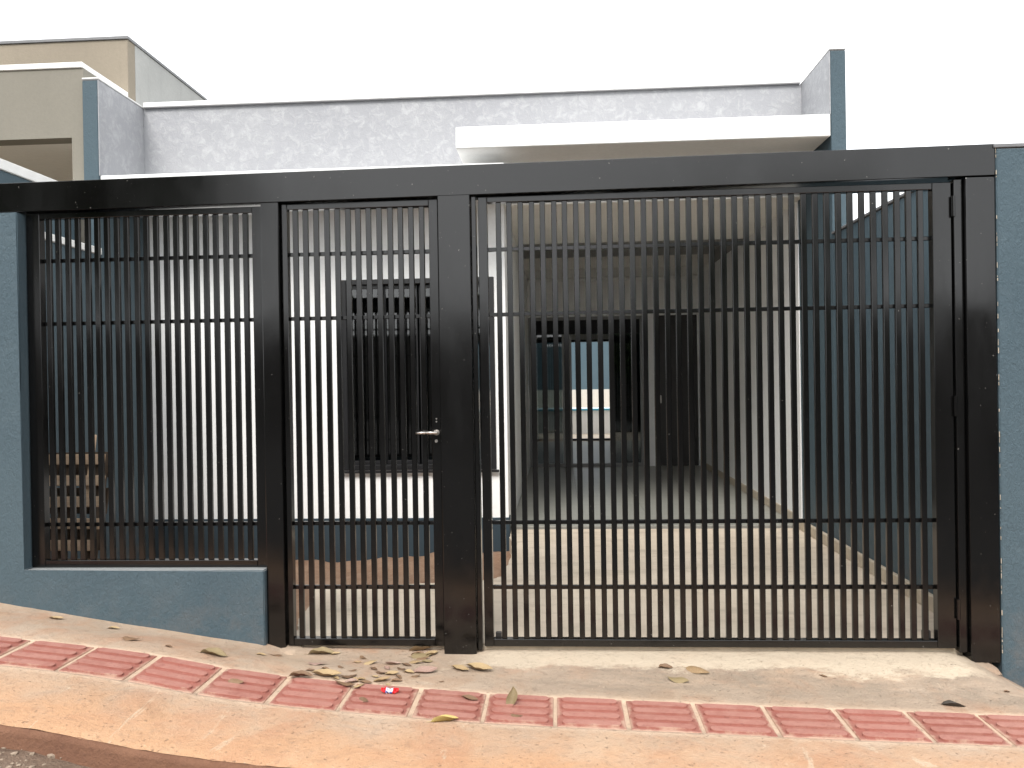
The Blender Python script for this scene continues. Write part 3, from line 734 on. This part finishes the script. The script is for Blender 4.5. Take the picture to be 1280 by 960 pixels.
ow = thing('reflection_wall', (0, -13.5, -0.5), 'unseen grey wall added across the street to darken the gate reflections', 'wall')  # wall and trees here are added out of view to darken gate reflections
bm = bmesh.new(); bm_box(bm, -26, 26, -13.6, -13.45, -1.2, 2.7, .01); mobj('masonry', bm, M['reflection_grey'], ow, (0, -13.5, -1.2))
box('coping', -26, 26, -13.64, -13.41, 2.701, 2.76, M['cement'], ow, .005)
tree((-11.2, -12.0, 0.3), 9.0, 4.2, 'broad unseen street tree added for its dark reflection in the gate beam', 8, 14000, 2.3)
tree((3.9, -12.0, -0.6), 5.4, 1.9, 'low round unseen street tree added for its dark reflection in the wide gate', 12, 9000, 2.0)
tree((-18.5, -12.2, 0.6), 8.0, 3.6, 'smaller unseen street tree uphill, added to darken the panel reflections', 9, 9000, 2.3)

# ------------------------------------------------------------------ dry leaves and litter
def leaf_mesh(kind, seed):
    rn = random.Random(seed); bm = bmesh.new(); nL, nW = 10, 4
    curl = rn.uniform(.5, 1.5) * rn.choice((1, 1, -0.5)); bend = rn.uniform(-.9, 1.1); tw = rn.uniform(-1.4, 1.4)
    rows = []
    for i in range(nL + 1):
        t = i / nL; w = 0.5 * .48 * (math.sin(math.pi * min(1, t ** .8)) ** .85) + .012
        row = []
        for j in range(nW + 1):
            s = (j / nW - .5) * 2
            x = t - .5; y = s * w * (1 + .12 * noise.noise(Vector((t * 6, s * 2, seed))))
            z = curl * (s * s) * w * 1.1 + bend * .6 * (t - .5) ** 2 + .09 * noise.noise(Vector((t * 4, s * 2, seed + 9)))
            a = tw * (t - .5); y, z = y * math.cos(a) - z * math.sin(a), y * math.sin(a) + z * math.cos(a)
            row.append(bm.verts.new((x, y, z)))
        rows.append(row)
    for i in range(nL):
        for j in range(nW):
            bm.faces.new([rows[i][j], rows[i + 1][j], rows[i + 1][j + 1], rows[i][j + 1]])
    # stalk
    s0 = rows[0][nW // 2].co.copy(); bm_cyl(bm, s0 + Vector((.02, 0, 0)), s0 + Vector((-.16, .02, .01)), .012, .008, 5)
    zmin = min(v.co.z for v in bm.verts); bmesh.ops.translate(bm, vec=(0, 0, -zmin), verts=bm.verts)
    me = bpy.data.meshes.new('dry_leaf'); bm.to_mesh(me); bm.free(); me.materials.append(M[kind])
    me.polygons.foreach_set('use_smooth', [True] * len(me.polygons)); return me
LM = {}
def leaf(px, py, sz, kind, label, group, rz=None, rx=0.0, ry=0.0, var=None):
    v = random.randrange(4) if var is None else var
    if (kind, v) not in LM: LM[(kind, v)] = leaf_mesh('lf_' + kind, 31 + v * 7 + len(kind))
    o = bpy.data.objects.new('dry_leaf', LM[(kind, v)]); link(o)
    p = on_walk(px, py + sz * .1); s = 1.22 * sz * ((p - CAMLOC).dot(fwd)) / FPX
    tile_lift = 0.008 if abs(p.y + .7) < .145 else 0.0
    o.location = (p.x, p.y, p.z + tile_lift + .001); o.scale = (s, s * (.45 if kind == 'dark' else 1), s * .6)
    o.rotation_euler = (rx, ry - math.atan((hz(p.x + .05, p.y) - hz(p.x - .05, p.y)) / .1) * 0.8, random.uniform(0, 6.28) if rz is None else rz)
    return tag(o, label, 'leaf', group)

def look(sz, kind, where):
    c_ = dict(tan='tan', brown='brown', mauve='purplish', olive='olive', yellow='yellow', dark='black')[kind]
    w_ = 'tiny' if sz < 10 else 'small' if sz < 14 else 'middling' if sz < 19 else 'large'
    return f'{w_} {c_} dry leaf {where}', f'{w_} {c_} leaves {where}'
gA, lA = 'dry leaves under the blue wall', 'small dry leaf on the concrete slope below the low blue wall'
for a in [(70, 773, 14, 'tan', .5), (177, 775, 17, 'brown', 2.6), (142, 785, 12, 'tan', .3), (164, 798, 18, 'brown', .1), (211, 808, 8, 'brown', 0), (326, 818, 11, 'tan', .4), (345, 819, 13, 'brown', .3)]:
    leaf(*a[:4], *look(a[2], a[3], 'on the concrete slope below the low blue wall'), a[4])
leaf(267, 816, 28, 'olive', 'long olive leaf lying flat on the concrete below the blue wall corner', None, 0.05)
leaf(402, 815, 27, 'olive', 'green-tinged leaf lying below the hinge side of the narrow gate', None, 0.25)
leaf(371, 806, 18, 'olive', 'small greenish leaf tucked against the foot of the post by the low wall', None, -.5)
gD, lD = 'leaf drift before the narrow gate', 'dry curled leaf in the loose drift on the concrete before the narrow gate'
for a in [(397, 829, 20, 'mauve'), (376, 846, 24, 'brown'), (430, 856, 23, 'brown'), (449, 859, 13, 'tan'), (436, 845, 19, 'brown'), (452, 849, 11, 'tan'), (444, 850, 11, 'tan'), (454, 822, 11, 'brown'), (462, 828, 18, 'tan'),
          (491, 829, 17, 'mauve'), (477, 841, 14, 'brown'), (478, 850, 18, 'tan'), (490, 842, 14, 'tan'), (502, 836, 12, 'brown'), (511, 840, 13, 'tan'), (532, 838, 25, 'mauve'), (419, 817, 11, 'tan'), (426, 834, 8, 'brown'), (407, 836, 9, 'brown'), (447, 828, 8, 'tan'), (469, 846, 9, 'tan'), (485, 857, 9, 'tan'), (498, 846, 10, 'brown'), (441, 838, 9, 'brown'), (420, 848, 10, 'tan'), (440, 852, 16, 'mauve'), (467, 836, 12, 'brown'), (457, 853, 14, 'brown'), (484, 835, 11, 'mauve'), (508, 831, 12, 'brown'), (414, 838, 12, 'mauve'), (496, 851, 12, 'brown'), (520, 845, 10, 'brown'), (388, 838, 9, 'brown')]:
    leaf(*a, *look(a[2], a[3], 'in the loose drift before the narrow gate'), random.uniform(-.9, .9), random.uniform(-.2, .2), random.uniform(-.15, .15))
leaf(408, 843, 30, 'tan', 'broad pale dry leaf, the lightest in the drift before the narrow gate', None, .3)
gH, lH = 'leaf heap at the middle post', 'dry leaf in the little heap against the foot of the middle post'
for a in [(525, 811, 24, 'tan', .0), (527, 819, 22, 'olive', .3), (540, 817, 17, 'tan', 1.2), (519, 827, 17, 'tan', -.2), (534, 827, 12, 'olive', .5), (529, 823, 14, 'brown', .2), (522, 817, 14, 'brown', .2)]:
    leaf(*a[:4], *look(a[2], a[3], 'in the little heap against the middle post'), a[4], random.uniform(-.3, .3), random.uniform(-.2, .2))
gP, lP = 'pair of tan leaves by the middle post', 'tan leaf of the touching pair on concrete in front of the middle post'
leaf(575, 836, 21, 'tan', lP, gP, -.2); leaf(599, 835, 29, 'tan', lP, gP, -.1)
leaf(552, 852, 6, 'brown', 'tiny brown leaf scrap lying alone between the heap and the tile strip', None, .2)
leaf(295, 854, 16, 'brown', 'crumpled dark brown leaf on the red tiles, down from the low wall corner', None, .1, .5)
leaf(455, 877, 13, 'brown', 'shrivelled brown leaf scrap on the red tile beside the wrapper', None, -.6, .3)
leaf(556, 899, 29, 'yellow', 'yellow leaf lying over the street edge of the red tile strip', None, .5, -.25)
leaf(587, 875, 19, 'brown', 'thin curled brown leaf on the red tile, near its gate edge', None, -.1)
leaf(641, 879, 22, 'olive', 'upright dry leaf with its tip pointing up on a red tile', None, 1.45, 0, -1.15, 2).location.z += .022
leaf(646, 897, 13, 'brown', 'small brown leaf on the red tile below the upright leaf', None, .0)
gR, lR = 'dry leaves before the wide gate', 'dry leaf on the grey concrete before the wide gate'
for a in [(832, 834, 15, 'brown', .1), (872, 837, 25, 'tan', -.4), (848, 849, 22, 'olive', -.3)]:
    leaf(*a[:4], *look(a[2], a[3], 'on grey concrete before the wide gate'), a[4], .2)
leaf(1029, 845, 8, 'brown', 'tiny brown scrap on the mortar edge of the wide gate ramp', None, -.4)
leaf(1192, 881, 23, 'dark', 'nearly black curled leaf on the pavement below the stucco pier', None, -.2)
leaf(1259, 865, 7, 'brown', 'tiny brown scrap on the pavement against the stucco pier', None, .3)
leaf(9, 948, 16, 'yellow', 'yellow leaf lying among the stones at the road edge', None, .8)

# crumpled sweet wrapper
def m_wrapper():
    g = G('printed_foil'); o = g.N('ShaderNodeSeparateXYZ'); g.L(g.obj(), o.inputs[0]); n = g.noise(90, 3, .5, g.obj())
    xx = g.math('ADD', o.outputs[0], g.math('MULTIPLY', g.math('SUBTRACT', n, .5), .014))
    wmask = g.math('MULTIPLY', g.rng(xx, -.018, -.015), g.rng(xx, .014, .011))
    col = g.mix(wmask, (0.55, 0.01, 0.015), (0.75, 0.76, 0.8))
    bmask = g.math('MULTIPLY', wmask, g.rng(n, .5, .56)); col = g.mix(bmask, col, (0.05, 0.1, 0.35))
    return g.fin(col, 0.25)
bm = bmesh.new(); NX, NY = 22, 10; gr = []
for i in range(NX + 1):
    row = []
    for j in range(NY + 1):
        t = i / NX - .5; a = math.tau * j / (NY + 1)
        r0 = .013 * (1 - .25 * math.cos(t * 12)) * (0.55 + 0.45 * math.sin(math.pi * (i + .6) / (NX + 1.2)))
        q = noise.noise(Vector((t * 9, math.cos(a) * 1.6, math.sin(a) * 1.6))) * .007
        row.append(bm.verts.new((t * .076, (r0 * 1.25 + q) * math.cos(a), max(0, .010 + (r0 * .8 + q) * math.sin(a) + .02 * t * t))))
    gr.append(row)
for i in range(NX):
    for j in range(NY + 1):
        k = (j + 1) % (NY + 1); bm.faces.new([gr[i][j], gr[i + 1][j], gr[i + 1][k], gr[i][k]])
bm.faces.new(gr[0]); bm.faces.new(gr[-1][::-1])
wr = mobj('sweet_wrapper', bm, m_wrapper())
p = on_walk(487, 869); wr.location = p + Vector((0, 0, .008)); wr.rotation_euler = (0, .1, .12)
tag(wr, 'crumpled red, white and blue sweet wrapper on the edge of the red tile strip', 'wrapper')

# stones in the road gutter
def stone_mesh(seed):
    rn = random.Random(seed); bm = bmesh.new(); bmesh.ops.create_icosphere(bm, subdivisions=1, radius=1)
    for v in bm.verts: v.co *= rn.uniform(.65, 1.15); v.co.z *= .65
    return bm
def gravel(name, n, seed, xr, yr, szr):
    rn = random.Random(seed); V, F = [], []
    bases = []
    for s in range(6):
        b = stone_mesh(s + 50); b.verts.ensure_lookup_table(); bases.append(([v.co.copy() for v in b.verts], [[w.index for w in f.verts] for f in b.faces])); b.free()
    for k in range(n):
        x = rn.uniform(*xr); y = yr[1] - abs(rn.gauss(0, (yr[1] - yr[0]) * .5)); s = rn.uniform(*szr) * rn.choice((.6, .8, 1, 1.3))
        c = Vector((x, y, zroad(x, y) + s * .25)); bv, bf = rn.choice(bases); R3 = Matrix.Rotation(rn.uniform(0, 6.28), 3, 'Z'); i0 = len(V)
        V += [c + R3 @ (q * s) for q in bv]; F += [[i + i0 for i in f] for f in bf]
    me = bpy.data.meshes.new(name); me.from_pydata(V, [], F); me.materials.append(M['stone']); o = bpy.data.objects.new(name, me); link(o); return o
tag(gravel('road_gravel', 5200, 4, (-4.2, 3.5), (-2.0, KERB_Y - .03), (.003, .010)), 'loose gravel and grit along the foot of the kerb', 'gravel', kind='stuff')
gS = 'stones at the kerb foot'
for k, (px, py, s) in enumerate([(8, 936, .016), (29, 944, .013), (66, 946, .02), (66, 955, .016), (78, 953, .015), (100, 951, .013), (130, 957, .012), (40, 954, .012), (52, 939, .01), (18, 955, .014)]):
    b = stone_mesh(90 + k); bmesh.ops.scale(b, vec=(s, s, s), verts=b.verts); p = on_walk(px, py); p.z = zroad(p.x, p.y) + s * .3
    o = mobj('stone', b, M['stone']); o.location = p; tag(o, 'pale stone lying in the dirt at the foot of the kerb', 'stone', gS)
